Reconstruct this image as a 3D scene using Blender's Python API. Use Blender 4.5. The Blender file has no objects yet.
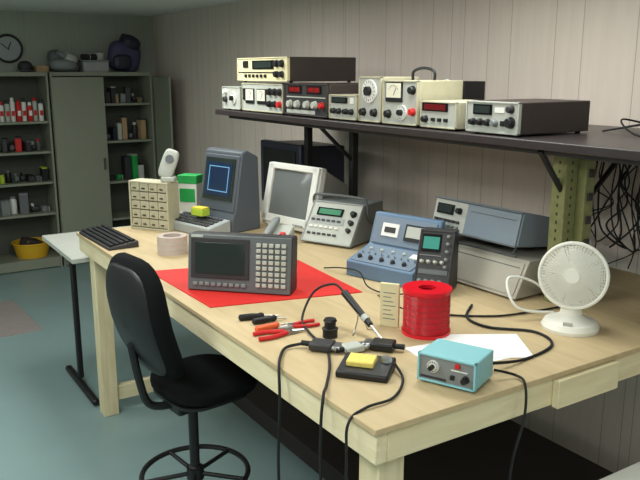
import bpy, math, random
from mathutils import Matrix, Vector, Euler
random.seed(7)
sc=bpy.context.scene
try: sc.view_settings.view_transform='Standard'
except Exception: pass
R=math.radians
# ---------------------------------------------------------------- materials
def lin(c):
    o=[]
    for v in c:
        v=v/255.0
        o.append(v/12.92 if v<=0.04045 else ((v+0.055)/1.055)**2.4)
    return (o[0],o[1],o[2],1)
def mat(name,c,rough=.5,metal=0,var=.12,scale=8,bump=0,emit=None,es=0,spec=.4,stretch=None,trans=0):
    m=bpy.data.materials.new(name);m.use_nodes=True
    nt=m.node_tree;b=nt.nodes['Principled BSDF']
    tc=nt.nodes.new('ShaderNodeTexCoord');mp=nt.nodes.new('ShaderNodeMapping')
    n=nt.nodes.new('ShaderNodeTexNoise');n.inputs['Scale'].default_value=scale;n.inputs['Detail'].default_value=4
    if stretch: mp.inputs['Scale'].default_value=stretch
    nt.links.new(tc.outputs['Object'],mp.inputs[0]);nt.links.new(mp.outputs[0],n.inputs['Vector'])
    mx=nt.nodes.new('ShaderNodeMix');mx.data_type='RGBA'
    L=lin(c)
    mx.inputs[6].default_value=tuple(v*(1-var) for v in L[:3])+(1,)
    mx.inputs[7].default_value=tuple(min(1,v*(1+var)) for v in L[:3])+(1,)
    nt.links.new(n.outputs[0],mx.inputs[0]);nt.links.new(mx.outputs[2],b.inputs['Base Color'])
    b.inputs['Roughness'].default_value=rough;b.inputs['Metallic'].default_value=metal
    b.inputs['Specular IOR Level'].default_value=spec
    if trans: b.inputs['Transmission Weight'].default_value=trans
    if bump:
        bp=nt.nodes.new('ShaderNodeBump');bp.inputs['Strength'].default_value=bump;bp.inputs['Distance'].default_value=.005
        nt.links.new(n.outputs[0],bp.inputs['Height']);nt.links.new(bp.outputs[0],b.inputs['Normal'])
    if emit:
        b.inputs['Emission Color'].default_value=lin(emit);b.inputs['Emission Strength'].default_value=es
    return m
def pine(name,c,stretch,c2):
    m=mat(name,c,.6,var=.1,scale=3)
    nt=m.node_tree;b=nt.nodes['Principled BSDF'];N=nt.nodes.new;Lk=nt.links.new
    tc=N('ShaderNodeTexCoord');mp=N('ShaderNodeMapping');mp.inputs['Scale'].default_value=stretch
    n=N('ShaderNodeTexNoise');n.inputs['Scale'].default_value=5;n.inputs['Detail'].default_value=8;n.inputs['Distortion'].default_value=.6
    Lk(tc.outputs['Object'],mp.inputs[0]);Lk(mp.outputs[0],n.inputs['Vector'])
    r=N('ShaderNodeValToRGB');r.color_ramp.elements[0].position=.30;r.color_ramp.elements[0].color=lin(c2);r.color_ramp.elements[1].position=.66;r.color_ramp.elements[1].color=lin(c)
    Lk(n.outputs[0],r.inputs[0])
    v=N('ShaderNodeTexVoronoi');v.inputs['Scale'].default_value=2.2;Lk(tc.outputs['Object'],v.inputs['Vector'])
    k=N('ShaderNodeValToRGB');k.color_ramp.elements[0].position=.02;k.color_ramp.elements[0].color=(.7,.7,.7,1);k.color_ramp.elements[1].position=.05;k.color_ramp.elements[1].color=(0,0,0,1)
    Lk(v.outputs['Distance'],k.inputs[0])
    mx=N('ShaderNodeMix');mx.data_type='RGBA';Lk(k.outputs[0],mx.inputs[0]);Lk(r.outputs[0],mx.inputs[6]);mx.inputs[7].default_value=lin((146,110,74))
    Lk(mx.outputs[2],b.inputs['Base Color'])
    return m
def panelmat(name,c,axis,dark=.55,pitch=.2,gw=.004):
    m=bpy.data.materials.new(name);m.use_nodes=True
    nt=m.node_tree;b=nt.nodes['Principled BSDF'];N=nt.nodes.new;Lk=nt.links.new
    tc=N('ShaderNodeTexCoord');sx=N('ShaderNodeSeparateXYZ');Lk(tc.outputs['Object'],sx.inputs[0])
    def mth(op,a,b2=None):
        q=N('ShaderNodeMath');q.operation=op
        for i,v in enumerate([a,b2]):
            if v is None: continue
            if isinstance(v,(int,float)): q.inputs[i].default_value=v
            else: Lk(v,q.inputs[i])
        return q.outputs[0]
    co=sx.outputs[axis]
    masks=[]
    for per,off in ((pitch*2,0.0),(pitch*2,pitch*.72),(1.22,.31)):
        f=mth('FRACT',mth('DIVIDE',mth('ADD',co,off+20),per))
        masks.append(mth('LESS_THAN',f,gw/per))
    g=mth('MAXIMUM',mth('MAXIMUM',masks[0],masks[1]),masks[2])
    n=N('ShaderNodeTexNoise');n.inputs['Scale'].default_value=5;n.inputs['Detail'].default_value=6
    mp=N('ShaderNodeMapping');mp.inputs['Scale'].default_value=(6,6,.5);Lk(tc.outputs['Object'],mp.inputs[0]);Lk(mp.outputs[0],n.inputs['Vector'])
    L=lin(c)
    m1=N('ShaderNodeMix');m1.data_type='RGBA';m1.inputs[6].default_value=tuple(v*.9 for v in L[:3])+(1,);m1.inputs[7].default_value=tuple(min(1,v*1.1) for v in L[:3])+(1,);Lk(n.outputs[0],m1.inputs[0])
    m2=N('ShaderNodeMix');m2.data_type='RGBA';Lk(g,m2.inputs[0]);Lk(m1.outputs[2],m2.inputs[6]);m2.inputs[7].default_value=tuple(v*dark for v in L[:3])+(1,)
    Lk(m2.outputs[2],b.inputs['Base Color']);b.inputs['Roughness'].default_value=.55
    bp=N('ShaderNodeBump');bp.inputs['Strength'].default_value=.4;bp.inputs['Distance'].default_value=.002;bp.invert=True
    Lk(g,bp.inputs['Height']);Lk(bp.outputs[0],b.inputs['Normal'])
    return m
M={}
def mk(k,*a,**kw): M[k]=mat(k,*a,**kw)
M['wallR']=panelmat('wood_panelling',(212,198,188),1,.55,.23)
M['wallF']=panelmat('painted_panelling',(164,170,158),0,.8,.4)
M['wallP']=mat('plain_wall',(208,208,200),.8,var=.05)
mk('ceil',(224,226,220),.9,var=.05,scale=60)
mk('floor',(130,152,152),.36,var=.1,scale=3)
M['woodx']=pine('pine_x',(226,214,178),(.8,7,7),(212,196,156))
M['woody']=pine('pine_y',(228,216,182),(7,.8,7),(214,198,158))
M['woodz']=pine('pine_z',(220,208,172),(7,7,.8),(206,190,150))
M['ply']=pine('plywood',(194,172,134),(5,.7,5),(182,160,122))
mk('steel',(132,136,120),.5,var=.05)
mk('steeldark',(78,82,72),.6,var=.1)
mk('black',(22,22,24),.45)
mk('blackfab',(17,19,20),.95,var=.35,scale=180,bump=.3,spec=.12)
mk('blackgloss',(14,14,17),.15)
mk('rubber',(18,18,20),.6)
mk('dk',(50,48,50),.5)
mk('dkbrown',(62,53,50),.5)
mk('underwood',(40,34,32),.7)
mk('shelfm',(54,47,48),.35,var=.2,scale=12)
mk('gray',(124,128,128),.5)
mk('midgray',(94,98,100),.5)
mk('lgray',(178,180,172),.5,var=.1,scale=25)
mk('silver',(156,160,160),.45)
mk('white',(226,226,220),.45,var=.04)
mk('paper',(236,238,236),.8,var=.03)
mk('beige',(188,182,156),.5,var=.12,scale=20)
mk('cream',(216,206,166),.5,var=.1,scale=20)
mk('caseb',(176,170,158),.5,var=.06)
mk('olive',(128,130,86),.45,var=.35,scale=30)
mk('bluegray',(112,126,142),.5,var=.06)
mk('topgray',(124,136,148),.5,var=.06)
mk('blueinst',(98,122,148),.5,var=.06)
mk('bluelight',(136,192,200),.4,var=.05)
mk('termgray',(80,86,94),.5,var=.06)
mk('navy',(38,42,56),.4)
mk('red',(196,30,30),.55,var=.1)
mk('matred',(205,40,34),.7,var=.08,scale=20)
mk('spoolred',(214,28,42),.15,var=.1)
mk('copperwire',(186,22,36),.25,var=.3,scale=90)
mk('darkred',(150,18,28),.3)
mk('orange',(220,96,50),.45)
mk('yellow',(222,196,60),.6)
mk('sponge',(226,204,110),.95,var=.15,scale=90,bump=.5)
mk('limegreen',(176,200,60),.5)
mk('green',(40,160,80),.5)
mk('metal',(190,190,192),.28,1,var=.05)
mk('screenblue',(26,42,66),.15,emit=(40,66,100),es=.15,var=.05)
mk('screenlite',(100,150,190),.3,emit=(110,165,205),es=.4)
mk('screengray',(108,112,112),.15,var=.08)
mk('screendark',(44,52,50),.1,var=.1)
mk('lcdgreen',(70,128,100),.2,emit=(60,130,90),es=.15)
mk('scopegreen',(50,110,100),.15,emit=(70,160,140),es=.35)
mk('redled',(150,22,22),.3,emit=(230,40,36),es=.45)
mk('redglow',(70,14,16),.3,emit=(150,20,20),es=.25)
mk('reddim',(100,16,18),.3,emit=(200,20,20),es=.15)
mk('meterface',(228,224,204),.4,var=.03)
mk('tape',(182,166,158),.5)
mk('basket',(216,168,40),.5)
mk('fanw',(232,229,219),.4,var=.03)
mk('cardboard',(170,142,106),.8)
mk('diff',(240,240,235),.5,emit=(240,248,240),es=2.0)
mk('clockface',(160,168,170),.4,var=.03)
mk('keybeige',(176,176,166),.5)
mk('purple',(70,68,100),.6)
mk('floor_reflection',(146,136,134),.6,var=.15,scale=14)  # tint of a floor reflection, put into a plain colour
# ---------------------------------------------------------------- builder
class B:
    def __init__(s): s.v=[];s.f=[];s.mi=[];s.m=[]
    def _add(s,vs,fs,m,mx=None):
        if m not in s.m: s.m.append(m)
        k=s.m.index(m);o=len(s.v)
        for v in vs:
            v=Vector(v)
            if mx is not None: v=mx@v
            s.v.append(tuple(v))
        for f in fs: s.f.append(tuple(i+o for i in f));s.mi.append(k)
        return s
    def box(s,c,d,m,rot=(0,0,0)):
        x,y,z=d[0]/2,d[1]/2,d[2]/2
        vs=[(a,b,e) for a in(-x,x) for b in(-y,y) for e in(-z,z)]
        fs=[(0,1,3,2),(4,6,7,5),(0,4,5,1),(2,3,7,6),(0,2,6,4),(1,5,7,3)]
        return s._add(vs,fs,m,Matrix.Translation(c)@Euler(rot).to_matrix().to_4x4())
    def lathe(s,prof,m,c=(0,0,0),rot=(0,0,0),seg=28):
        vs=[];fs=[]
        n=len(prof)
        for i in range(seg):
            a=2*math.pi*i/seg
            for r,z in prof: vs.append((r*math.cos(a),r*math.sin(a),z))
        for i in range(seg):
            j=(i+1)%seg
            for k in range(n-1):
                fs.append((i*n+k,j*n+k,j*n+k+1,i*n+k+1))
        if prof[0][0]>1e-6: fs.append(tuple(i*n for i in reversed(range(seg))))
        if prof[-1][0]>1e-6: fs.append(tuple(i*n+n-1 for i in range(seg)))
        return s._add(vs,fs,m,Matrix.Translation(c)@Euler(rot).to_matrix().to_4x4())
    def cyl(s,c,r,h,m,rot=(0,0,0),r2=None,seg=24):
        r2=r if r2 is None else r2
        return s.lathe([(r,-h/2),(r2,h/2)],m,c,rot,seg)
    def rod(s,a,b,r,m,seg=12,r2=None):
        a=Vector(a);b=Vector(b);d=b-a
        q=d.to_track_quat('Z','Y').to_euler()
        return s.lathe([(r,0),(r if r2 is None else r2,d.length)],m,a,q,seg)
    def prism(s,poly,x0,x1,m,mx=None):
        n=len(poly)
        vs=[(x0,a,b) for a,b in poly]+[(x1,a,b) for a,b in poly]
        fs=[tuple(reversed(range(n))),tuple(range(n,2*n))]
        for i in range(n):
            j=(i+1)%n;fs.append((i,j,n+j,n+i))
        return s._add(vs,fs,m,mx)
    def torus(s,c,Rr,r,m,rot=(0,0,0),S=32,T=8):
        vs=[];fs=[]
        for i in range(S):
            a=2*math.pi*i/S
            for j in range(T):
                b=2*math.pi*j/T;q=Rr+r*math.cos(b)
                vs.append((q*math.cos(a),q*math.sin(a),r*math.sin(b)))
        for i in range(S):
            for j in range(T):
                fs.append((i*T+j,((i+1)%S)*T+j,((i+1)%S)*T+(j+1)%T,i*T+(j+1)%T))
        return s._add(vs,fs,m,Matrix.Translation(c)@Euler(rot).to_matrix().to_4x4())
    def sup(s,c,d,m,e1=.5,e2=.5,rot=(0,0,0),bend=0,S=32,T=16):
        def pw(v,e): return math.copysign(abs(v)**e,v)
        vs=[];fs=[]
        for j in range(T+1):
            ph=-math.pi/2+math.pi*j/T
            for i in range(S):
                th=2*math.pi*i/S
                x=d[0]*pw(math.cos(ph),e1)*pw(math.cos(th),e2)
                y=d[1]*pw(math.cos(ph),e1)*pw(math.sin(th),e2)
                z=d[2]*pw(math.sin(ph),e1)
                vs.append((x,y,z+bend*(x*x+y*y)))
        for j in range(T):
            for i in range(S):
                k=(i+1)%S;fs.append((j*S+i,j*S+k,(j+1)*S+k,(j+1)*S+i))
        return s._add(vs,fs,m,Matrix.Translation(c)@Euler(rot).to_matrix().to_4x4())
    def tube(s,pts,r,m,seg=8,sub=8):
        P=[Vector(p) for p in pts];Q=[]
        for i in range(len(P)-1):
            p0=P[max(i-1,0)];p1=P[i];p2=P[i+1];p3=P[min(i+2,len(P)-1)]
            for k in range(sub):
                t=k/sub
                Q.append(.5*((2*p1)+(p2-p0)*t+(2*p0-5*p1+4*p2-p3)*t*t+(3*p1-p0-3*p2+p3)*t**3))
        Q.append(P[-1])
        vs=[];fs=[];up=Vector((0.13,.21,1)).normalized()
        for i,q in enumerate(Q):
            t=(Q[min(i+1,len(Q)-1)]-Q[max(i-1,0)]).normalized()
            n=up-t*up.dot(t)
            if n.length<.05: n=Vector((1,.3,0));n-=t*n.dot(t)
            n.normalize();up=n;b=t.cross(n)
            for j in range(seg):
                a=2*math.pi*j/seg;vs.append(q+r*(math.cos(a)*n+math.sin(a)*b))
        for i in range(len(Q)-1):
            for j in range(seg):
                fs.append((i*seg+j,i*seg+(j+1)%seg,(i+1)*seg+(j+1)%seg,(i+1)*seg+j))
        fs.append(tuple(reversed(range(seg))));fs.append(tuple((len(Q)-1)*seg+j for j in range(seg)))
        return s._add(vs,fs,m)
    def obj(s,name,parent=None,loc=(0,0,0),rot=(0,0,0),bevel=0,label=None,category=None,group=None,kind=None,smooth=35):
        me=bpy.data.meshes.new(name);me.from_pydata(s.v,[],s.f)
        for m in s.m: me.materials.append(M[m])
        me.polygons.foreach_set('material_index',s.mi)
        me.polygons.foreach_set('use_smooth',[True]*len(s.f))
        me.update()
        try: me.set_sharp_from_angle(angle=R(smooth))
        except Exception: pass
        o=bpy.data.objects.new(name,me);sc.collection.objects.link(o)
        o.location=loc;o.rotation_euler=rot
        if parent: o.parent=parent
        if bevel:
            b=o.modifiers.new('bevel','BEVEL');b.width=bevel;b.segments=2;b.limit_method='ANGLE';b.angle_limit=R(40)
        if label:o['label']=label
        if category:o['category']=category
        if group:o['group']=group
        if kind:o['kind']=kind
        return o
def thing(name,label,cat,loc=(0,0,0),rz=0,rx=0,group=None):
    e=bpy.data.objects.new(name,None);sc.collection.objects.link(e)
    e.empty_display_size=.05;e.location=loc;e.rotation_euler=(rx,0,R(rz))
    e['label']=label;e['category']=cat
    if group:e['group']=group
    return e
def bx(name,par,c,d,m,bevel=.002,rot=(0,0,0),label=None,**k):
    return B().box((0,0,0),d,m).obj(name,par,c,rot,bevel,label,**k)
# ---------------------------------------------------------------- room
XW,YF,HC=3.04,8.2,2.59
XL,YB=-3.0,-2.6
def struct(name,c,d,m):
    return B().box((0,0,0),d,m).obj(name,None,c,kind='structure')
struct('floor',((XL+XW)/2,(YB+YF)/2,-.05),(XW-XL+.4,YF-YB+.4,.1),'floor')
struct('ceiling',((XL+XW)/2,(YB+YF)/2,HC+.05),(XW-XL+.4,YF-YB+.4,.1),'ceil')
struct('wall_right',(XW+.05,(YB+YF)/2,HC/2),(.1,YF-YB+.2,HC),'wallR')
struct('wall_far',((XL+XW)/2,YF+.05,HC/2),(XW-XL,.1,HC),'wallF')
struct('wall_left',(XL-.05,(YB+YF)/2,HC/2),(.1,YF-YB+.2,HC),'wallP')
struct('wall_back',((XL+XW)/2,YB-.05,HC/2),(XW-XL,.1,HC),'wallP')
def fixture(x,y,e,sx=.6,sy=1.2):  # all out of view; number and spread chosen to brighten the walls
    t=thing('unseen_ceiling_light','unseen white fluorescent ceiling light fixture with flat diffuser','ceiling light',(x,y,HC))
    bx('housing',t,(0,0,-.03),(sx,sy,.06),'white')
    bx('diffuser',t,(0,0,-.065),(sx-.06,sy-.06,.01),'diff')
    l=bpy.data.lights.new('unseen_tube_light','AREA');l.shape='RECTANGLE';l.size=sx-.08;l.size_y=sy-.08;l.energy=e;l.color=(.965,1,.955)
    o=bpy.data.objects.new('unseen_tube_light',l);sc.collection.objects.link(o);o.location=(0,0,-.08);o.parent=t
fixture(-.2,.2,38)
fixture(1.0,-1.2,19)  # unseen fill fixture, added to light the wall under the bench's right end
fixture(.2,2.6,28)
fixture(-1.6,2.6,32)
fixture(-.9,5.4,24)
fixture(1.5,4.4,27)
fixture(2.0,2.2,17)
w=bpy.data.worlds.new('world');sc.world=w;w.use_nodes=True
w.node_tree.nodes['Background'].inputs[0].default_value=(.6,.65,.65,1);w.node_tree.nodes['Background'].inputs[1].default_value=.1
# ---------------------------------------------------------------- workbench
T=1.10
wb=thing('workbench','large light pine lumber workbench with plywood top','workbench',(1.06,1.39,0))
def wbx(n,x0,x1,y0,y1,z0,z1,m,b=.003,label=None):
    return bx(n,wb,((x0+x1)/2-1.06,(y0+y1)/2-1.39,(z0+z1)/2),(x1-x0,y1-y0,z1-z0),m,b,label=label)
wbx('tabletop',1.05,2.95,1.38,4.22,T-.018,T,'ply',.002,'plywood top board')
wbx('apron',1.06,1.098,1.39,4.21,T-.108,T-.019,'woody')
wbx('apron',1.099,2.94,1.39,1.428,T-.108,T-.019,'woodx')
wbx('apron',1.099,2.94,4.172,4.21,T-.108,T-.019,'woodx')
wbx('cleat',1.73,2.02,1.364,1.389,T-.112,T-.02,'woodx',label='short board screwed to the end apron')
for x,y in ((1.100,1.43),(1.100,4.08),(2.82,1.43),(2.82,4.08)):
    wbx('leg',x,x+.09,y,y+.09,0,T-.02,'woodz',.004)
wbx('stretcher',1.19,2.82,4.10,4.14,.08,.17,'woodx')
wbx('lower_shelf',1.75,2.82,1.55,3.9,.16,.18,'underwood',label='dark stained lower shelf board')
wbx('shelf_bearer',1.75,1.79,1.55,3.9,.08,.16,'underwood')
# ---------------------------------------------------------------- side table beyond bench
st=thing('side_table','gray laminate side table with black metal pedestal legs','table',(1.7,4.62,0))
bx('tabletop',st,(0,.0,.925),(1.36,.76,.03),'lgray',.004)
for sx in (-.6,.6):
    bx('leg',st,(sx,-.05,.5),(.035,.04,.85),'black',.01)
    bx('foot',st,(sx,-.05,.03),(.045,.66,.04),'black',.015)
wt=thing('white_table','white laminate table with metal legs beside the workbench','table',(2.2,.98,0))
bx('tabletop',wt,(0,0,.735),(1.3,.62,.03),'white',.004)
for sx in(-.58,.58):
    for sy in(-.25,.25):
        B().cyl((0,0,0),.02,.72,'metal').obj('leg',wt,(sx,sy,.36))
B().box((0,0,.003),(.6,.95,.006),'floor_reflection').obj('floor_reflection_sheet',None,(.82,6.32,0),(0,0,.05),label='thin pinkish brown sheet standing in for a reflection on the floor',category='mat')  # floor reflection imitated by a thin coloured sheet
# ---------------------------------------------------------------- equipment shelf
S=1.748
sh=thing('equipment_shelf','long dark laminate shelf on steel posts above the workbench','shelf',(2.5,3,T))
def sbx(n,x0,x1,y0,y1,z0,z1,m,b=.002,label=None):
    return bx(n,sh,((x0+x1)/2-2.5,(y0+y1)/2-3,(z0+z1)/2-T),(x1-x0,y1-y0,z1-z0),m,b,label=label)
sbx('shelf_board',2.10,2.98,1.0,4.58,S-.032,S,'shelfm',.004)
sbx('support_rail',2.16,2.20,1.05,4.5,S-.055,S-.033,'dk')
sbx('support_rail',2.8,2.85,1.05,4.5,S-.065,S-.033,'dk')
q=B()
q.box((0,0,0),(.065,.065,S-.033-T),'olive')
for k in range(18): q.box((-.033,0,-.28+k*.033),(.002,.007,.012),'dkbrown').box((0,-.033,-.28+k*.033),(.007,.002,.012),'dkbrown')
q.obj('post',sh,(2.3075-2.5,1.8675-3,(S-.033-T)/2),label='olive painted perforated steel post')
sbx('outlet_strip',2.345,2.40,1.80,1.88,T+.06,S-.08,'olive',.004,'olive power strip fixed to the post')
for k in range(5):
    sbx('outlet',2.36,2.385,1.792,1.7995,T+.14+k*.09,T+.17+k*.09,'dk',.001)
for y in (3.44,3.93):
    sbx('post',2.42,2.46,y,y+.04,T,S-.033,'black',.003)
B().rod((2.15-2.5,1.86-3+.0,S-.04-T),(2.3-2.5,1.86-3,S-.22-T),.011,'black').obj('brace',sh)
B().rod((2.7-2.5,1.87-3+.0,S-.04-T),(2.4-2.5,1.87-3,S-.3-T),.011,'black').obj('brace',sh)
B().rod((2.2-2.5,3.46-3+.0,S-.04-T),(2.43-2.5,3.46-3,S-.25-T),.011,'black').obj('brace',sh)
# ---------------------------------------------------------------- instrument generator
def controls(po,feats):
    for ft in feats:
        k=ft[0]
        if k=='knob':
            _,x,z,r,m=ft
            B().lathe([(r*1.15,0),(r*1.1,.004),(r,.005),(r*.9,.02),(r*.8,.022)],m,rot=(R(90),0,0),seg=16).obj('knob',po,(x,-.006,z))
        elif k=='disp':
            _,x,z,a,b,m=ft
            B().box((0,0,0),(a,.006,b),'blackgloss').box((0,-.0035,0),(a*.84,.002,b*.68),m).obj('display',po,(x,-.008,z))
        elif k=='led':
            _,x,z,a,b,m=ft
            q=B().box((0,0,0),(a,.006,b),'blackgloss').box((0,-.0032,0),(a*.86,.001,b*.7),'redglow')
            for i in range(4):
                cx=-a*.3+i*a*.2
                q.box((cx+a*.03,-.0042,0),(a*.02,.0015,b*.4),m)
                if i%2: q.box((cx-a*.04,-.0042,0),(a*.02,.0015,b*.4),m).box((cx,-.0042,b*.18),(a*.07,.0015,b*.06),m)
            q.obj('digital_display',po,(x,-.008,z))
        elif k=='btn':
            _,x,z,a,b,m=ft
            B().box((0,0,0),(a,.012,b),m).obj('button',po,(x,-.008,z),bevel=.001)
        elif k=='meter':
            _,x,z,a,b=ft
            q=B().box((0,0,0),(a,.012,b),'black').box((0,-.007,b*.08),(a*.88,.002,b*.72),'meterface')
            q.box((a*.1,-.0085,b*.05),(.002,.002,b*.5),'black',(0,.5,0))
            for i in range(7):
                an=R(-45+15*i);q.box((math.sin(an)*a*.36,-.0085,-b*.25+math.cos(an)*b*.58),(.0015,.002,b*.08),'black',(0,an,0))
            q.obj('meter',po,(x,-.006,z))
        elif k=='dial':
            _,x,z,r=ft
            q=B().cyl((0,0,0),r,.012,'white',(R(90),0,0),seg=32).cyl((0,-.012,0),r*.4,.024,'black',(R(90),0,0))
            for i in range(16):
                an=2*math.pi*i/16;q.box((math.sin(an)*r*.8,-.0065,math.cos(an)*r*.8),(.002,.002,r*.2),'black',(0,an,0))
            q.obj('dial',po,(x,-.008,z))
        elif k=='strip':
            _,x,z,a,b,m=ft
            B().box((0,0,0),(a,.003,b),m).obj('printed_strip',po,(x,-.007,z))
def instr(name,label,cat,loc,rz,w,d,h,case,panel,feats=(),frame=True,feet=True,group=None,tilt=0,handle=False,cb=.004,ft=None):
    t=thing(name,label,cat,loc,rz,group=group)
    f=.008 if feet else 0
    ft=ft or case
    tl=math.tan(R(tilt))*h
    B().prism([(.006,f),(d,f),(d,h),(.006+tl,h)],-w/2,w/2,case).obj('case',t,bevel=cb)
    pz=(h-f)/math.cos(R(tilt))
    p=B()
    p.box((0,0,pz/2),(w-.008,.012,pz-.008),panel)
    if frame:
        for a,b,c,e in ((0,.003,w,.006),(0,pz-.003,w,.006)):
            p.box((a,-.003,b),(c,.016,e),ft)
        for a in(-w/2+.003,w/2-.003): p.box((a,-.003,pz/2),(.006,.016,pz),ft)
    po=p.obj('front_panel',t,(0,0,f),(-R(tilt),0,0),.001)
    controls(po,feats)
    if feet:
        for sx in(-1,1):
            for yy in(.03,d-.03):
                B().cyl((0,0,.004),.01,.008,'rubber',seg=12).obj('foot',t,(sx*(w/2-.03),yy,0))
    if handle:
        B().tube([(-w*.3,d*.5,h),(-w*.28,d*.5,h+.04),(0,d*.5,h+.055),(w*.28,d*.5,h+.04),(w*.3,d*.5,h)],.007,'black').obj('handle',t)
    return t
xf=2.15
def sinst(name,label,cat,y0,y1,h,d,case,panel,feats=(),z=S,x=xf,dr=0,**k):
    w=y1-y0
    return instr(name,label,cat,(x,(y0+y1)/2,z),-90+dr,w-.008,d,h,case,panel,feats,**k)
sinst('power_supply','small off-white power supply with one round dial','power supply',4.28,4.55,.15,.16,'lgray','lgray',[('dial',.03,.07,.04),('knob',-.08,.06,.018,'dk'),('knob',-.08,.11,.014,'white')])
sinst('signal_meter','pale gray test meter with two analog meters and knobs','test instrument',3.74,4.26,.175,.45,'beige','lgray',
 [('meter',-.15,.09,.11,.09),('meter',0,.09,.11,.09),('knob',.1,.12,.02,'black'),('knob',.16,.12,.02,'black'),('knob',.22,.12,.02,'black'),('knob',.1,.05,.018,'black'),('knob',.16,.05,.018,'black'),('knob',.22,.05,.018,'red'),('disp',-.23,.1,.03,.07,'screendark')])
sinst('digital_power_supply','black power supply with two glowing red digital displays','power supply',3.27,3.73,.18,.42,'dkbrown','dk',
 [('led',-.11,.14,.14,.04,'redled'),('led',.09,.14,.14,.04,'redled'),('knob',-.16,.06,.02,'lgray'),('knob',-.08,.06,.02,'lgray'),('knob',.02,.06,.02,'lgray'),('knob',.1,.06,.02,'lgray'),('knob',.17,.06,.016,'red'),('strip',0,.1,.4,.006,'lgray'),('strip',-.05,.02,.3,.02,'lgray')])
sinst('frequency_counter','cream and dark brown bench counter stacked on other instruments','test instrument',3.68,4.32,.145,.46,'dkbrown','cream',
 [('disp',.02,.095,.26,.05,'screendark'),('strip',-.05,.05,.5,.006,'black'),('btn',-.2,.1,.06,.04,'black')]+[('btn',-.2+i*.05,.03,.022,.018,'black') for i in range(6)]+[('knob',.19,.1,.02,'black'),('knob',.25,.1,.02,'black'),('knob',.19,.04,.018,'black'),('knob',.25,.04,.018,'black')],z=S+.181,ft='cream')
sinst('signal_generator','small gray bench instrument with dark knobs and display','test instrument',3.01,3.265,.13,.2,'beige','lgray',
 [('disp',-.03,.095,.14,.03,'screendark'),('knob',-.08,.04,.014,'black'),('knob',-.03,.04,.014,'black'),('knob',.03,.04,.014,'black'),('knob',.08,.04,.014,'black'),('strip',.08,.095,.03,.03,'white')])
sinst('oscillator','beige oscillator box with a large round tuning dial','test instrument',2.815,3.0,.22,.22,'beige','lgray',
 [('dial',0,.145,.055),('knob',-.05,.045,.018,'black'),('knob',.04,.045,.018,'black')])
sinst('voltmeter','pale voltmeter with square analog meter and black carrying handle','test instrument',2.55,2.81,.205,.26,'beige','lgray',
 [('meter',-.04,.145,.12,.09),('dial',.02,.055,.034),('knob',.09,.155,.018,'black'),('knob',-.08,.045,.018,'black'),('knob',.095,.06,.016,'red')],handle=True,ft='beige')
sinst('bench_instrument','black bench instrument standing behind smaller units','test instrument',2.58,2.80,.20,.14,'black','dk',
 [('knob',0,.18,.02,'lgray')],x=2.44)
sinst('digital_multimeter','gray multimeter with a red digital display','multimeter',2.30,2.535,.12,.26,'beige','lgray',
 [('led',-.02,.088,.16,.035,'reddim'),('knob',-.08,.035,.014,'black'),('btn',-.03,.035,.02,.014,'black'),('btn',.01,.035,.02,.014,'black'),('btn',.05,.035,.02,.014,'black')])
sinst('spectrum_meter','long dark cased test unit with pale front panel','test instrument',1.96,2.25,.13,.40,'dkbrown','lgray',
 [('disp',-.05,.09,.1,.04,'screendark'),('knob',-.1,.04,.013,'black'),('knob',-.06,.04,.013,'black'),('knob',-.02,.04,.013,'black'),('knob',.02,.04,.013,'gray'),('btn',.06,.04,.02,.02,'black'),('knob',.1,.045,.02,'black'),('knob',.1,.095,.014,'dk'),('strip',.04,.09,.05,.02,'white')],ft='lgray')
# ---------------------------------------------------------------- terminal
t=thing('desktop_terminal','gray computer terminal with lit blue screen and built-in keyboard','computer',(1.56,3.88,T),-76)
B().prism([(0,0),(0,.055),(.155,.083),(.155,0)],-.2,.235,'silver').prism([(.157,.0),(.17,.085),(.19,.12),(.25,.45),(.29,.46),(.37,.42),(.38,0)],-.09,.235,'termgray').obj('case',t,bevel=.008)
an=math.atan2(.06,.33)
fp=B().box((0,0,.16),(.31,.012,.32),'termgray').obj('screen_bezel',t,(.0725,.187,.115),(-an,0,0),.004)
q=B().box((0,0,0),(.26,.006,.24),'screendark').box((0,-.004,.0),(.22,.003,.19),'screenblue')
for z in(-.07,.07): q.box((0,-.006,z),(.17,.002,.005),'screenlite')
for x in(-.085,.085): q.box((x,-.006,0),(.005,.002,.145),'screenlite')
q.obj('screen',fp,(0,-.008,.18))
ks=math.atan2(.03,.17)
for r in range(4):
    q=B()
    for c in range(12): q.box((-.165+c*.03,0,0),(.024,.022,.01),'dk')
    q.obj('key_row',t,(.02,.025+r*.033,.061+r*.006),(ks,0,0),.001)
t=thing('component_box','small yellow-green plastic box lying on the terminal keyboard','box',(1.66,3.86,T+.094),-70)
bx('box_body',t,(0,0,.02),(.09,.06,.04),'limegreen',.003);bx('lid',t,(0,0,.044),(.085,.055,.007),'yellow',.002)
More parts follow.
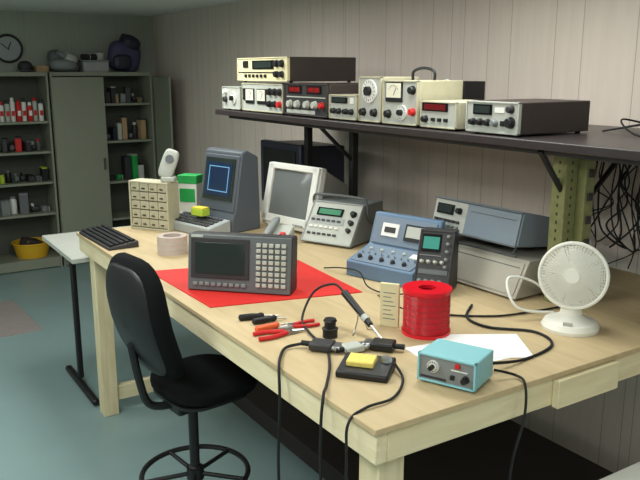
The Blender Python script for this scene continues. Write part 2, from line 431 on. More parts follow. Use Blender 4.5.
# ---------------------------------------------------------------- parts cabinet
t=thing('parts_organizer','beige small parts organizer with many little drawers','organizer',(1.42,4.05,T),-57)
B().box((0,.06,.005),(.27,.11,.01),'beige').box((0,.06,.275),(.27,.11,.01),'beige').box((-.13,.06,.14),(.01,.11,.27),'beige').box((.13,.06,.14),(.01,.11,.27),'beige').box((0,.11,.14),(.26,.01,.27),'beige').obj('body',t,bevel=.002)
for r in range(5):
    for c in range(4):
        d=B().box((0,.05,0),(.058,.09,.046),'beige').obj('drawer',t,(-.093+c*.062,.005,.038+r*.052),bevel=.002)
        B().box((0,-.004,0),(.018,.01,.006),'dkbrown').obj('drawer_handle',d,(0,0,-.005))
t=thing('cordless_phone','pale gray cordless phone standing in its cradle','telephone',(1.53,3.99,T+.281),-40)
B().box((0,0,.015),(.08,.06,.03),'lgray').obj('cradle',t,bevel=.008)
B().sup((0,.01,.10),(.045,.02,.085),'lgray',.5,.7,(R(-14),R(18),R(0))).obj('handset',t)
B().cyl((0,0,0),.024,.004,'midgray',(R(76),0,0)).obj('earpiece',t,(.012,-.01,.13))
t=thing('carton','white and green carton between organizer and terminal','box',(1.725,4.145,T),-50)
bx('carton_body',t,(0,0,.12),(.12,.09,.24),'white',.003);bx('lid',t,(0,0,.265),(.125,.095,.05),'green',.003)
bx('printed_band',t,(0,-.046,.17),(.1,.003,.08),'green',0)
B().lathe([(.045,0),(.075,0),(.075,.09),(.045,.09),(.045,0)],'tape').torus((0,0,.03),.0755,.002,'lgray').torus((0,0,.06),.0755,.002,'lgray').obj('tape_roll',None,(1.33,3.46,T),label='pinkish beige roll of tape standing flat',category='tape')
t=thing('computer_keyboard','dark gray computer keyboard at the end of the bench','keyboard',(1.14,3.92,T),-88)
B().prism([(-.08,0),(-.08,.014),(.08,.034),(.08,0)],-.25,.25,'dk').obj('case',t,bevel=.004)
for r in range(5):
    q=B()
    for c in range(18): q.box((-.225+c*.0265,0,0),(.021,.02,.012),'black')
    q.obj('key_row',t,(0,-.058+r*.028,.022+r*.0035),(R(7),0,0),.001)
t=thing('dark_monitor','large dark navy tube monitor under the shelf','monitor',(2.40,4.25,T),-88)
B().box((0,.03,.23),(.5,.06,.42),'navy').prism([(.06,.03),(.06,.43),(.36,.42),(.36,.08)],-.24,.24,'navy').box((0,.15,.01),(.3,.25,.02),'navy').obj('case',t,bevel=.01)
B().box((0,0,0),(.4,.006,.31),'blackgloss').obj('screen',t,(0,-.002,.24))
# white crt monitor
t=thing('crt_monitor','off-white tube computer monitor tilted back with gray screen','monitor',(2.07,3.60,T),-79)
B().lathe([(.12,0),(.12,.012),(.06,.018),(.06,.024)],'white',(0,.17,0)).obj('stand',t)
sub=B()
W2,H2=.215,.185
sub.box((0,.02,H2),(2*W2,.05,2*H2),'white')
a=[(-W2+.01,.045,.03),(W2-.01,.045,.03),(W2-.01,.045,2*H2-.01),(-W2+.01,.045,2*H2-.01),(-.13,.33,.12),(.13,.33,.12),(.13,.33,.3),(-.13,.33,.3)]
sub._add(a,[(0,1,2,3),(7,6,5,4),(0,4,5,1),(1,5,6,2),(2,6,7,3),(3,7,4,0)],'lgray')
hd=sub.obj('case',t,(0,.0,.016),(R(-13),0,0),.01)
q=B()
n=10;vs=[];fs=[]
for i in range(n+1):
    for j in range(n+1):
        x=-.165+.33*i/n;z=-.13+.26*j/n
        vs.append((x,.012-.012*(1-(x/.17)**2)*(1-(z/.135)**2)-.0,z))
for i in range(n):
    for j in range(n): fs.append((i*(n+1)+j,(i+1)*(n+1)+j,(i+1)*(n+1)+j+1,i*(n+1)+j+1))
q._add(vs,fs,'screengray');q.obj('screen',hd,(0,-.018,H2+.015))
q=B()
for a_,b_,c_,d_ in ((0,.15,.40,.035),(0,-.155,.40,.045)): q.box((a_,0,b_),(c_,.016,d_),'white')
for a_ in (-.19,.19): q.box((a_,0,0),(.045,.016,.33),'white')
q.obj('screen_bezel',hd,(0,-.012,H2+.015),bevel=.004)
for i in range(4): B().box((0,0,0),(.014,.004,.008),'gray').obj('button',hd,(.08+i*.022,-.022,.03))
# ---------------------------------------------------------------- tilted bench multimeter
t=instr('bench_multimeter','silver gray bench multimeter tilted back with green display and bail handle','test instrument',(2.06,3.17,T+.002),-66,.31,.34,.205,'gray','lgray',
 [('disp',-.03,.18,.16,.045,'lcdgreen'),('knob',.115,.18,.016,'black'),('knob',.115,.13,.014,'dk'),('knob',.115,.085,.012,'dk'),('strip',-.03,.13,.2,.04,'silver')]+[('btn',-.12+i*.032,.13,.02,.010,'dk') for i in range(6)]+[('btn',-.12+i*.032,.09,.02,.010,'white') for i in range(6)]+[('btn',-.12+i*.032,.05,.02,.010,'dk') for i in range(6)],tilt=35,feet=True,ft='silver')
B().tube([(-.163,.2,.10),(-.165,.13,.15),(-.163,.11,.235),(-.1,.105,.25),(.1,.105,.25),(.163,.11,.235),(.165,.13,.15),(.163,.2,.10)],.007,'midgray').obj('bail_handle',t,(0,.03,-.005))
t=thing('desk_phone','small pale gray handset device on the bench','telephone',(1.89,3.37,T),-55)
B().prism([(-.06,0),(-.06,.03),(.06,.09),(.06,0)],-.07,.07,'lgray').obj('base',t,bevel=.006)
B().sup((-.035,0,.085),(.022,.085,.016),'gray',.6,.6,(R(24),0,0)).obj('handset',t)
bx('red_button',t,(.035,-.02,.055),(.03,.02,.012),'red',.002,(R(27),0,0))
# ---------------------------------------------------------------- blue console
t=thing('function_generator','blue-gray sloped console instrument with upright meter panel','test instrument',(1.878,2.47,T),-74)
B().prism([(0,0),(0,.07),(.165,.12),(.215,.26),(.245,.26),(.245,0)],-.18,.18,'blueinst').obj('case',t,bevel=.006)
sl=math.atan2(.05,.165)
p=B().box((0,.085,0),(.32,.15,.004),'bluegray').obj('control_panel',t,(0,0,.072),(sl,0,0),.001)
for i in range(5): B().lathe([(.011,0),(.009,.013)],'dk',seg=14).obj('knob',p,(-.13+i*.06,.04,.003))
for i in range(4): B().lathe([(.008,0),(.007,.01)],'lgray',seg=14).obj('knob',p,(-.12+i*.06,.115,.003))
for i in range(9): B().lathe([(.004,0),(.003,.01)],'metal',seg=8).obj('toggle',p,(-.14+i*.035,.078,.003))
B().box((0,0,0),(.05,.035,.006),'white').obj('label_plate',p,(.12,.115,.004))
up=math.atan2(.05,.14)
p=B().box((0,0,.066),(.33,.006,.125),'bluegray').obj('meter_panel',t,(0,.163,.125),(-up,0,0),.001)
B().box((0,0,0),(.1,.008,.075),'black').box((0,-.005,.004),(.08,.002,.05),'lgray').obj('meter',p,(.06,-.005,.07))
B().box((0,0,0),(.09,.006,.06),'white').box((0,-.004,0),(.06,.002,.025),'dk').obj('display',p,(-.07,-.005,.07))
# ---------------------------------------------------------------- lower sloped case + slim upper unit
w2=.27
t=thing('beige_instrument','beige-gray instrument case with sloped front under a slim unit','test instrument',(2.155,2.22,T),-88)
B().prism([(0,.008),(.075,.155),(.40,.155),(.40,.008)],-w2,w2,'caseb').obj('case',t,bevel=.004)
tb=math.atan2(.075,.147)
B().box((0,0,0),(.51,.004,.135),'caseb').box((0,-.001,.045),(.48,.004,.004),'midgray').obj('front_panel',t,(0,.0355,.083),(-tb,0,0),.001)
for sx in(-.22,.22):
    for yy in(.05,.36): B().cyl((0,0,.004),.012,.008,'rubber',seg=12).obj('foot',t,(sx,yy,0))
t=thing('spectrum_analyzer','slim blue-gray instrument with front tipped up on a beige case','test instrument',(2.205,2.25,T+.156),-88)
B().prism([(0,.05),(.035,.19),(.39,.105),(.37,.002)],-.25,.25,'topgray').obj('case',t,bevel=.005)
ta=math.atan2(.035,.14)
p=B().box((-.1425,0,.068),(.195,.01,.13),'lgray').box((.1,0,.068),(.29,.01,.13),'topgray').box((.1,-.004,.105),(.25,.004,.004),'midgray').box((0,.0,.0),(.498,.014,.006),'midgray').box((0,.0,.138),(.498,.014,.006),'midgray').obj('front_panel',t,(0,-.004,.050),(-ta,0,0),.001)
controls(p,[('disp',-.17,.095,.1,.045,'screendark'),('knob',-.085,.095,.013,'black')]+[('btn',-.215+i*.026,.045,.017,.012,'dk') for i in range(6)]+[('btn',-.215+i*.026,.022,.017,.010,'gray') for i in range(6)])
B().tube([(-.2,.06,.04),(-.2,.03,.008),(-.19,.02,.006),(.19,.02,.006),(.2,.03,.008),(.2,.06,.04)],.005,'midgray').obj('tilt_stand',t)
# oscilloscope
instr('oscilloscope','slim dark oscilloscope leaning back with small green-teal screen','oscilloscope',(1.935,2.195,T),-56,.145,.17,.25,'dk','dk',
 [('disp',-.02,.21,.08,.075,'scopegreen')]+[('knob',.05,.24-.032*i,.007,'gray') for i in range(5)]+[('knob',-.05+.028*i,.13,.007,'lgray') for i in range(4)]+[('knob',-.05+.028*i,.05,.007,'gray') for i in range(4)]+[('strip',-.02,.158,.09,.003,'gray'),('strip',.0,.09,.12,.02,'midgray')],tilt=24)
# ---------------------------------------------------------------- red mat
t=B()
c=[(1.10,3.17),(1.115,2.53),(1.73,2.38),(1.78,2.98)]
o=Vector((1.43,2.77,T))
vs=[(x-o.x,y-o.y,0) for x,y in c]+[(x-o.x,y-o.y,.004) for x,y in c]
t._add(vs,[(0,1,2,3)[::-1],(4,5,6,7)[::-1],(0,1,5,4),(1,2,6,5),(2,3,7,6),(3,0,4,7)],'matred')
t.obj('work_mat',None,tuple(o),label='red anti-static work mat spread on the bench',category='mat')
# ---------------------------------------------------------------- CNC panel
t=thing('control_panel_unit','dark gray industrial control panel with screen and keypad','control panel',(1.295,2.645,T+.005),-44.7)
B().prism([(.0,0),(.03,.235),(.12,.225),(.10,0)],-.222,.222,'dk').obj('housing',t,bevel=.006)
ln=math.atan2(.03,.235)
p=B().box((0,0,.118),(.44,.014,.232),'midgray').obj('front_panel',t,(0,-.004,0),(-ln,0,0),.004)
B().box((0,0,0),(.25,.008,.165),'dk').box((0,-.005,0),(.212,.003,.13),'screendark').obj('screen',p,(-.08,-.009,.138),bevel=.002)
for i in range(9): B().box((0,0,0),(.019,.008,.014),'gray').obj('soft_key',p,(-.185+i*.026,-.010,.03),bevel=.002)
for r in range(8):
    for c_ in range(5):
        B().box((0,0,0),(.019,.008,.016),'keybeige' if (r+c_)%5 else 'lgray').obj('key',p,(.085+c_*.0265,-.010,.036+r*.0235),bevel=.002)
B().box((0,0,0),(.05,.003,.010),'lgray').obj('nameplate',p,(-.18,-.008,.227))
# ---------------------------------------------------------------- wire spool
t=thing('wire_spool','large spool tightly wound with bright red wire','spool',(1.64,1.875,T))
rr=.086
B().lathe([(.02,0),(rr,0),(rr,.012),(.055,.012)],'spoolred').obj('flange',t)
B().lathe([(.055,.150),(rr,.150),(rr,.163),(.03,.163),(.03,.10)],'spoolred').obj('flange',t)
q=B().lathe([(.0805,.012),(.0805,.150)],'spoolred',seg=48)
for i in range(34):
    q.torus((0,0,.014+i*.0040),.0798,.0019,'copperwire' if i%5 else 'darkred',S=48,T=6)
q.obj('wire_winding',t)
t=thing('info_card','stiff pale card standing beside the red spool','card',(1.545,1.975,T),-55)
bx('card_body',t,(0,.03,.08),(.07,.014,.16),'cream',.002)
q=B()
for i in range(7): q.box((-.004*(i%3),0,.03+i*.016),(.045-.008*(i%3),.001,.003),'gray')
q.obj('printed_lines',t,(0,.0225,0))
# ---------------------------------------------------------------- soldering iron in its wire rest
t=thing('iron_holder','small bent wire soldering iron rest','soldering stand',(1.45,2.0,T))
B().tube([(-.05,-.02,.003),(-.03,.0,.003),(-.016,.0,.04),(-.013,.0,.063),(0,.0,.058),(.013,.0,.063),(.016,.0,.04),(.03,.0,.003),(.05,-.02,.003)],.0025,'metal').obj('wire_frame',t)
t=thing('soldering_iron','black handled soldering iron resting tip down','soldering iron',(1.45,1.87,T+.006))
B().rod((0,0,0),(0,.075,.035),.004,'metal').obj('tip',t)
B().rod((0,.075,.035),(0,.235,.11),.011,'black',r2=.014).obj('handle',t)
B().rod((0,.095,.045),(0,.115,.054),.0145,'lgray').obj('collar',t)
B().tube([(0,.235,.11),(-.01,.29,.13),(-.05,.36,.09),(-.12,.33,.01),(-.17,.2,.002),(-.2,.05,-.0),(-.27,-.08,-.0),(-.36,-.2,.0),(-.41,-.26,-.002),(-.425,-.27,-.14),(-.42,-.27,-.6)],.0045,'rubber').obj('cord',t)
# ---------------------------------------------------------------- hand tools
def screwdriver(loc,rz,hm,label,L=.22):
    t=thing('screwdriver',label,'screwdriver',loc,rz);t.scale=(.9,.9,.9)
    B().lathe([(.006,0),(.013,.006),(.014,.05),(.011,.08),(.014,.095),(.009,.105)],hm,rot=(0,R(90),0),seg=12).obj('handle',t,(-.1,0,.014))
    B().rod((0,0,.014),(L-.1,0,.006),.003,'metal').obj('shaft',t)
screwdriver((1.225,2.31,T),-15,'black','black handled screwdriver lying on the bench',.17)
screwdriver((1.25,2.26,T),-5,'black','short black handled screwdriver lying on the bench',.15)
screwdriver((1.22,2.19,T),2,'orange','orange handled screwdriver lying on the bench',.19)
def pliers(loc,rz,hm,label,s_=.9):
    t=thing('pliers',label,'pliers',loc,rz);t.scale=(s_,s_,s_)
    for s in(-1,1):
        B().tube([(-.13,s*.03,.01),(-.08,s*.032,.01),(-.03,s*.018,.01),(0,s*.004,.01)],.0085,hm).obj('handle',t)
        B().prism([(0,.004),(s*.014,.004),(s*.012,.014),(0,.014)] if s>0 else [(0,.014),(s*.012,.014),(s*.014,.004),(0,.004)],-.005,.02,'metal').rod((.02,s*.006,.009),(.07,s*.002,.009),.007,'metal',r2=.003).obj('jaw',t)
    B().cyl((0,0,.01),.012,.018,'metal',seg=16).obj('pivot',t)
pliers((1.22,2.115,T),-8,'red','red handled pliers lying open on the bench')
pliers((1.265,2.165,T),172,'red','small red handled pliers lying on the bench',.75)
t=thing('black_knob','black cylindrical rubber knob standing on the bench','knob',(1.33,2.015,T))
B().lathe([(.026,0),(.026,.03),(.02,.034),(.02,.055),(.024,.058),(.02,.066)],'black').obj('body',t)
B().torus((0,0,.03),.0255,.003,'rubber').obj('grip_ring',t)
def conn(loc,rz,m,label,s_=1.2):
    t=thing('cable_connector',label,'connector',loc,rz);t.scale=(s_,s_,s_)
    B().prism([(-.025,0),(.025,0),(.025,.02),(-.025,.02)],-.03,.03,m).obj('hood',t,(0,0,.003),bevel=.005)
    bx('plug',t,(.04,0,.013),(.02,.04,.012),'metal',.002)
    for s in(-1,1): B().rod((-.03,s*.018,.013),(.05,s*.018,.013),.0035,'metal').obj('thumbscrew',t)
    B().rod((-.055,0,.013),(-.03,0,.013),.007,'rubber').obj('strain_relief',t)
conn((1.24,1.925,T),-50,'dk','dark plug connector with thumbscrews on the bench',1.3)
conn((1.315,1.86,T),-5,'lgray','pale gray plug connector lying on the bench',1.1)
conn((1.41,1.82,T),130,'black','black plug connector lying on the bench',1.3)
B().tube([(1.195,1.975,T+.016),(1.14,1.99,T+.008),(1.085,1.93,T+.008),(1.04,1.86,T+.002),(1.03,1.84,T-.1),(1.035,1.86,T-.4),(1.04,1.8,T-.85)],.005,'rubber').obj('cable',None,label='black cable hanging over the front edge of the bench',category='cable')
# sponge stand
t=thing('soldering_station_base','black soldering stand tray holding a yellow sponge','soldering stand',(1.25,1.695,T),-50)
B().prism([(-.065,0),(-.065,.022),(.065,.036),(.065,0)],-.08,.08,'black').obj('tray',t,bevel=.006)
bx('sponge',t,(-.015,.005,.035),(.085,.06,.02),'sponge',.004,(R(6),0,0),label='yellow cellulose sponge')
B().lathe([(.018,0),(.015,.014)],'metal').obj('holder_socket',t,(.055,.03,.032))
t=instr('soldering_power_unit','light blue box with gray control panel and dial','power supply',(1.385,1.485,T),-66,.18,.13,.092,'bluelight','gray',
 [('dial',-.04,.05,.018),('btn',.035,.065,.014,.012,'red'),('knob',.06,.03,.010,'black'),('btn',.02,.028,.012,.012,'black'),('strip',-.04,.014,.08,.006,'dk'),('strip',.04,.05,.05,.003,'white')])
for (x,y,rz,dz,lb) in ((1.60,1.665,-8,.0,'white sheet of paper lying on the bench'),(1.71,1.665,-32,.0016,'white sheet of paper lying crooked on another sheet')):
    B().box((0,0,.0007),(.28,.216,.0012),'paper').obj('paper_sheet',None,(x,y,T+dz),(0,0,R(rz)),label=lb,category='paper')
# ---------------------------------------------------------------- fan
t=thing('desk_fan','small off-white desk fan with round wire grille','fan',(2.10,1.63,T),-58)
B().lathe([(.0,0),(.098,0),(.10,.012),(.09,.03),(.055,.042),(.038,.056),(.034,.09),(.0,.092)],'fanw').obj('base',t)
B().box((0,.0,.0),(.03,.012,.012),'lgray').obj('switch',t,(0,-.078,.037))
hd=B().lathe([(0,-.01),(.04,-.01),(.052,.0),(.052,.05),(.035,.08),(0,.085)],'fanw',rot=(R(-90),0,0)).rod((0,.03,-.125),(0,.03,-.03),.026,'fanw').obj('motor_housing',t,(0,0,.195),(R(-8),0,0))
hd.scale=(.94,.94,.94)
q=B()
for r in [.022+.0055*i for i in range(19)]:
    yb=-.05+.028*(r/.12)**2
    q.torus((0,yb,0),r,.0018,'fanw',(R(90),0,0),S=40,T=5)
for i in range(60):
    a=2*math.pi*i/60
    q.tube([(.02*math.cos(a),-.05,.02*math.sin(a)),(.07*math.cos(a),-.042,.07*math.sin(a)),(.12*math.cos(a),-.022,.12*math.sin(a))],.0014,'fanw',4,2)
q.cyl((0,-.052,0),.026,.006,'fanw',(R(90),0,0))
q.obj('front_grille',hd)
q=B()
for i in range(48):
    a=2*math.pi*i/48
    q.tube([(.12*math.cos(a),-.022,.12*math.sin(a)),(.117*math.cos(a),.01,.117*math.sin(a)),(.045*math.cos(a),.045,.045*math.sin(a))],.0022,'fanw',4,3)
q.torus((0,-.0,0),.118,.0015,'fanw',(R(90),0,0),S=40,T=5);q.obj('rear_grille',hd)
B().torus((0,-.022,0),.121,.007,'fanw',(R(90),0,0),S=48).obj('grille_rim',hd)
q=B().cyl((0,-.02,0),.03,.03,'fanw',(R(90),0,0))
for i in range(5):
    a=2*math.pi*i/5
    vs=[];
    for k in range(6):
        for s_ in (-1,1):
            rad=.02+.018*k;wd=.018+.011*k;an2=a+s_*wd/max(rad,.03)*.8
            vs.append((rad*math.cos(an2),-.018+s_*.010,rad*math.sin(an2)))
    q._add(vs,[(2*k,2*k+1,2*k+3,2*k+2) for k in range(5)],'fanw')
q.obj('blade_rotor',hd)
# ---------------------------------------------------------------- chair
t=thing('office_chair','black fabric drafting chair with foot ring and curved backrest','chair',(1.05,2.59,0),8)
B().sup((0,0,0),(.19,.205,.04),'blackfab',.55,.7).obj('seat',t,(.055,0,.785))
B().sup((0,0,0),(.16,.17,.012),'black',.4,.5).obj('seat_pan',t,(.04,0,.742))
B().sup((0,0,0),(.25,.205,.038),'blackfab',.55,.65,bend=.9).obj('backrest',t,(-.225,.02,1.08),(0,R(77),R(0)))
B().sup((0,0,0),(.225,.17,.014),'black',.5,.62,bend=.9).obj('backrest_shell',t,(-.252,.02,1.078),(0,R(77),0))
B().tube([(-.05,0,.72),(-.13,.01,.72),(-.185,.02,.75),(-.215,.02,.85),(-.24,.02,1.0)],.016,'black').obj('back_bracket',t)
B().box((0,0,0),(.2,.14,.04),'black').obj('mechanism',t,(0,0,.71),bevel=.01)
B().lathe([(.028,.12),(.028,.42),(.02,.425),(.02,.7)],'black').obj('column',t)
q=B().torus((0,0,0),.215,.011,'black',S=48)
q.cyl((0,0,0),.035,.05,'black')
for i in range(5):
    a=2*math.pi*i/5+.3;q.rod((.03*math.cos(a),.03*math.sin(a),0),(.213*math.cos(a),.213*math.sin(a),0),.009,'black')
q.obj('foot_ring',t,(0,0,.39))
for i in range(5):
    a=2*math.pi*i/5+.2
    B().rod((0,0,.12),(.3*math.cos(a),.3*math.sin(a),.085),.026,'black',r2=.016).obj('base_leg',t)
    B().cyl((0,0,.028),.028,.05,'rubber',(R(90),0,a+1)).rod((0,0,.05),(0,0,.085),.008,'black').obj('caster',t,(.3*math.cos(a),.3*math.sin(a),0))
# ---------------------------------------------------------------- cabinets
CY=7.77
def cabinet(name,label,x0,x1,shelves,depth=.42,ht=1.99):
    t=thing(name,label,'cabinet',(x0,CY,0))
    w=x1-x0;q=B()
    q.box((.01,depth/2,ht/2),(.02,depth,ht),'steel').box((w-.01,depth/2,ht/2),(.02,depth,ht),'steel')
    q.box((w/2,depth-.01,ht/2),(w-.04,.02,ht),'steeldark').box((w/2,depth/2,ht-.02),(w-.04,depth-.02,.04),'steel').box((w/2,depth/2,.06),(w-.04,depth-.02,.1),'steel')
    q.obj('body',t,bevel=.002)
    for z in shelves:
        bx('shelf',t,(w/2,depth/2,z-.012),(w-.044,depth-.05,.024),'steel')
    return t
zl=(1.51,1.21,.90,.58);zr=(1.67,1.28,.85,.45)
c1=cabinet('storage_cabinet','tall gray-green steel cabinet standing open with loaded shelves',.73,1.77,zl)
c2=cabinet('storage_cabinet','tall gray-green steel cabinet with one closed and one open door',1.79,2.84,zr)
d=bx('door',c2,(.265,-.012,1.0),(.52,.02,1.88),'steel',.003)
B().box((0,-.01,0),(.02,.02,.12),'steeldark').obj('door_handle',d,(.22,-.012,.05))
d=bx('door',c2,(1.05+.01,-.26,1.0),(.02,.5,1.88),'steel',.003,(0,0,R(-2)))
B().box((0,0,0),(.02,.02,.12),'metal').obj('door_handle',d,(-.016,-.2,.05))
d=bx('door',c1,(-.03,-.26,1.0),(.02,.5,1.88),'steel',.003)
GC='spray cans in the cabinet'
cols=['red','white','lgray','white','red','white','red','lgray','white']
for i in range(9):
    s_=[1,.86,.93,1.05,.9,1,.82,1.04,.92][i]
    t=thing('spray_can','spray can with %s body on the cabinet shelf'%{'red':'red','white':'white','lgray':'silver gray'}[cols[i]],'spray can',(1.28+i*.053,CY+.11+.02*(i%2),1.51),group=GC)
    B().lathe([(.0235,0),(.0245,.005),(.0245,.18*s_),(.012,.195*s_)],cols[i],seg=16).box((0,-.0235,.08),(.03,.004,.05),'red' if cols[i]!='red' else 'white').obj('can_body',t)
    B().lathe([(.017,0),(.017,.025),(.01,.034)],['white','red','dk'][i%3],seg=12).obj('cap',t,(0,0,.19*s_))
def clutter(x0,x1,z,n,pal,hr,grp):
    x=x0
    for i in range(n):
        w_=(x1-x0)/n*random.uniform(.8,1.1)
        if x+w_>x1: break
        h=random.uniform(*hr);m=random.choice(pal);m2=random.choice(pal)
        yy=CY+.13+random.uniform(0,.05);rz=math.degrees(random.uniform(-.25,.25));kd=random.choice('bbjjtc')
        if kd=='b':
            t=thing('parts_box','small lidded parts box on the cabinet shelf','box',(x+w_/2,yy,z),rz,group=grp+' boxes')
            bx('box_body',t,(0,0,h/2),(w_*.8,.13,h),m,.004)
            bx('lid',t,(0,0,h+.006),(w_*.82,.135,.012),m2,.003)
        elif kd=='j':
            t=thing('jar','small jar with round lid on the cabinet shelf','jar',(x+w_/2,yy,z),0,group=grp+' jars')
            r=min(w_*.4,.04)
            B().lathe([(r*.9,0),(r,.006),(r,h*.8),(r*.7,h*.95)],m,seg=18).obj('jar_body',t)
            B().cyl((0,0,h*.95+.01),r*.75,.025,m2,seg=18).obj('lid',t)
        elif kd=='t':
            t=thing('power_tool','dark hand-held power tool lying on the cabinet shelf','tool',(x+w_/2,yy,z),rz,group=grp+' tools')
            B().sup((0,0,.04),(w_*.42,.04,.03),'dk' if i%2 else 'midgray',.6,.6).obj('tool_body',t)
            B().rod((-w_*.1,0,.045),(-w_*.25,-.03,.09),.014,m2).obj('handle',t)
        else:
            t=thing('wire_coil','small coil of wire lying on the cabinet shelf','wire coil',(x+w_/2,yy,z),0,group=grp+' coils')
            r=min(w_*.4,.06)
            q=B()
            for k in range(4): q.torus((0,0,.008+.012*k),r-.008+.003*(k%2),.008,m,S=24,T=6)
            q.obj('windings',t)
            B().box((r,0,.022),(.02,.02,.05),m2).obj('tie',t,bevel=.002)
        x+=w_
clutter(1.25,1.74,1.21,7,['dk','gray','lgray','red','midgray'],(.08,.17),'left cabinet upper shelf')
clutter(1.25,1.74,.90,7,['dk','limegreen','black','gray','midgray'],(.05,.13),'left cabinet middle shelf')
clutter(1.22,1.74,.58,5,['lgray','gray','white','midgray'],(.14,.2),'left cabinet lower shelf')
clutter(2.34,2.8,1.67,7,['cardboard','lgray','gray','dk'],(.07,.16),'right cabinet upper shelf')
clutter(2.34,2.8,1.28,7,['lgray','navy','dk','cardboard','white'],(.09,.24),'right cabinet middle shelf')
clutter(2.34,2.8,.85,5,['green','lgray','navy','dk'],(.12,.26),'right cabinet lower shelf')
t=thing('basket','yellow plastic basket with rim on the bottom cabinet shelf','basket',(1.52,CY+.21,.11))
q=B().lathe([(.0,0),(.15,0),(.19,.15),(.185,.15),(.145,.01),(0,.01)],'basket');q.obj('bowl',t)
B().torus((0,0,.15),.188,.008,'basket').obj('rim',t)
bx('contents',t,(0,0,.13),(.2,.15,.1),'dkbrown',.02,(.2,.3,.4))
ZT=1.99
t=thing('cloth_bundle','gray folded cloth bundle on top of the cabinet','cloth',(1.97,CY+.2,ZT))
q=B().sup((0,0,.07),(.14,.14,.07),'gray',.7,.8).sup((.06,-.03,.13),(.08,.09,.06),'lgray',.8,.8,(0,.3,.4)).sup((-.07,.0,.15),(.07,.08,.07),'midgray',.8,.8)
q.sup((.0,-.06,.16),(.08,.05,.03),'gray',.8,.8,(.2,.4,.6)).sup((.09,-.02,.06),(.04,.08,.05),'midgray',.8,.7,(.3,0,.5)).obj('folds',t)
t=thing('gray_carton','low gray carton with lid on top of the cabinet','box',(2.28,CY+.2,ZT))
bx('carton_body',t,(0,0,.05),(.26,.25,.10),'silver',.004);bx('lid',t,(0,0,.11),(.27,.26,.02),'gray',.004)
t=thing('tool_roll','rolled dark cloth tool roll lying on a carton','tool',(2.23,CY+.15,ZT+.121),15)
B().cyl((0,0,.03),.03,.16,'dk',(0,R(90),0)).obj('roll',t);B().torus((0,0,.03),.031,.004,'lgray',(0,R(90),0)).obj('strap',t)
t=thing('paint_tin','small pale paint tin standing on a carton','tin',(2.35,CY+.17,ZT+.121))
B().lathe([(.04,0),(.042,.004),(.042,.07),(.04,.075)],'lgray').obj('tin_body',t);B().lathe([(.036,0),(.036,.006)],'purple').obj('lid',t,(0,0,.075))
t=thing('cardboard_box','brown cardboard box on top of the cabinet','box',(1.74,CY+.2,ZT),6)
bx('box_body',t,(0,0,.03),(.12,.22,.06),'cardboard',.003);bx('tape_strip',t,(0,0,.061),(.03,.222,.002),'tape',0)
t=thing('helmet','dark rounded safety helmet on top of the cabinet','helmet',(1.60,CY+.17,ZT))
B().sup((0,0,.05),(.07,.08,.06),'dk',.9,.9).obj('helmet_shell',t);B().torus((0,0,.015),.078,.006,'midgray').obj('brim',t)
t=thing('backpack','dark blue backpack on top of the cabinet','bag',(2.62,CY+.2,ZT))
B().sup((0,0,.16),(.17,.1,.16),'purple',.6,.7,(0,.15,0)).obj('bag_body',t)
B().sup((-.05,-.09,.1),(.1,.04,.08),'navy',.6,.7).obj('pocket',t)
B().sup((.06,-.03,.3),(.11,.09,.08),'navy',.8,.8,(.2,.4,0)).obj('top_flap',t)
B().tube([(-.05,0,.3),(0,0,.39),(.06,0,.34)],.01,'black').obj('handle',t)
t=thing('wall_clock','round wall clock with dark rim','clock',(1.50,YF-.005,2.22))
B().lathe([(0,0),(.125,0),(.125,.02),(0,.02)],'clockface',rot=(R(90),0,0),seg=40).obj('clock_face',t)
B().torus((0,-.015,0),.13,.014,'dk',(R(90),0,0),S=48).obj('rim',t)
B().box((.015,-.024,.03),(.01,.003,.07),'black',(0,.4,0)).obj('hour_hand',t)
B().box((-.03,-.026,.02),(.008,.003,.1),'black',(0,-.9,0)).obj('minute_hand',t)
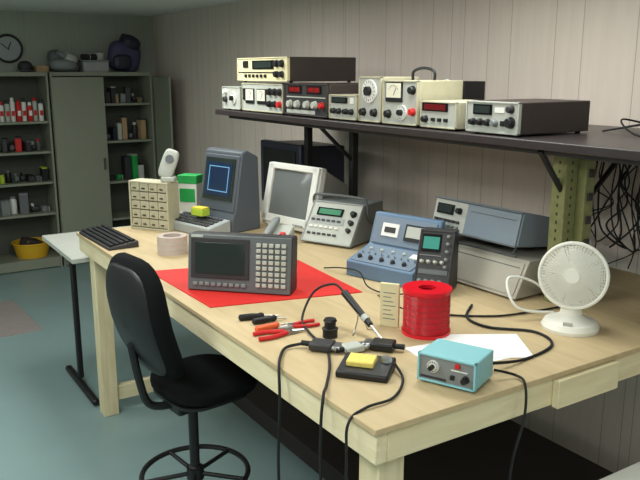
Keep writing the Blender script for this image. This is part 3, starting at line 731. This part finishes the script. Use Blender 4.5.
# ---------------------------------------------------------------- cables
def cable(pts,label,r=.004,m='rubber',name='cable'):
    return B().tube(pts,r,m).obj(name,None,label=label,category='cable')
cable([(1.54,1.45,T+.03),(1.60,1.42,T+.01),(1.585,1.37,T+.002),(1.55,1.335,T-.08),(1.5,1.33,T-.25),(1.52,1.33,T-.6)],'black cord hanging over the bench end')
cable([(1.335,1.66,T+.02),(1.3,1.58,T+.006),(1.2,1.5,T+.006),(1.1,1.49,T+.006),(1.035,1.48,T-.02),(1.03,1.48,T-.15),(1.035,1.5,T-.6)],'black cord draped over the front edge of the bench')
cable([(1.98,2.0,T+.006),(1.86,1.9,T+.006),(1.85,1.78,T+.006),(1.95,1.66,T+.006),(1.9,1.54,T+.006),(1.72,1.5,T+.006),(1.55,1.5,T+.03)],'black cord lying across the bench top',.005)
cable([(2.25,1.80,T+.006),(2.1,1.82,T+.006),(1.95,1.86,T+.006),(1.8,1.99,T+.006),(1.85,2.1,T+.006)],'black cord lying behind the spool')
cable([(1.75,2.3,T+.006),(1.72,2.2,T+.02),(1.68,2.12,T+.03),(1.75,2.05,T+.006),(1.88,2.08,T+.03)],'thin black test lead beside the oscilloscope',.003)
cable([(1.80,2.78,T+.006),(1.82,2.66,T+.03),(1.80,2.5,T+.05),(1.76,2.38,T+.02),(1.80,2.28,T+.006),(1.86,2.22,T+.02)],'thin black test lead in front of the console',.003)
cable([(2.14,1.74,T+.02),(2.0,1.79,T+.05),(2.02,1.86,T+.14),(2.12,1.82,T+.12),(2.2,1.76,T+.03)],'white fan cord curled behind the fan',.005,'white')
rnd=random.Random(11)
for i in range(12):
    y0=2.27-.035*i
    pts=[(2.97,y0,S-.05)]
    for k in range(1,6): pts.append((2.92+rnd.uniform(0,.07),y0+rnd.uniform(-.12,.10),S-.05-.1*k))
    if i%3==0: pts.append((2.96,y0+.05,T+.01))
    else: pts+=[(2.95,y0+.06,S-.48),(2.96,y0+.1,S-.3),(2.97,y0+.08,S-.1)]
    cable(pts,'black cable hanging down the panelled wall behind the shelf',(.0028,.0036,.0045)[i%3])
cable([(2.62,1.95,S+.006),(2.7,1.8,S+.04),(2.85,1.85,S+.02),(2.75,1.95,S+.05),(2.6,1.82,S+.02),(2.55,1.7,S+.006),(2.7,1.62,S+.05),(2.8,1.7,S+.006)],'tangled black cable lying on the shelf',.004)
cable([(2.9,2.05,S+.006),(2.8,1.9,S+.03),(2.88,1.75,S+.07),(2.92,1.9,S+.04),(2.8,2.0,S+.006)],'coiled black cable on the shelf',.0035)
# ---------------------------------------------------------------- camera
cam=bpy.data.cameras.new('camera');co=bpy.data.objects.new('camera',cam);sc.collection.objects.link(co)
co.location=(0,0,1.99);co.rotation_euler=(R(90)-math.atan(168/740),0,R(-32.6))
cam.sensor_width=36;cam.lens=740/640*36;cam.clip_start=.05
sc.camera=co
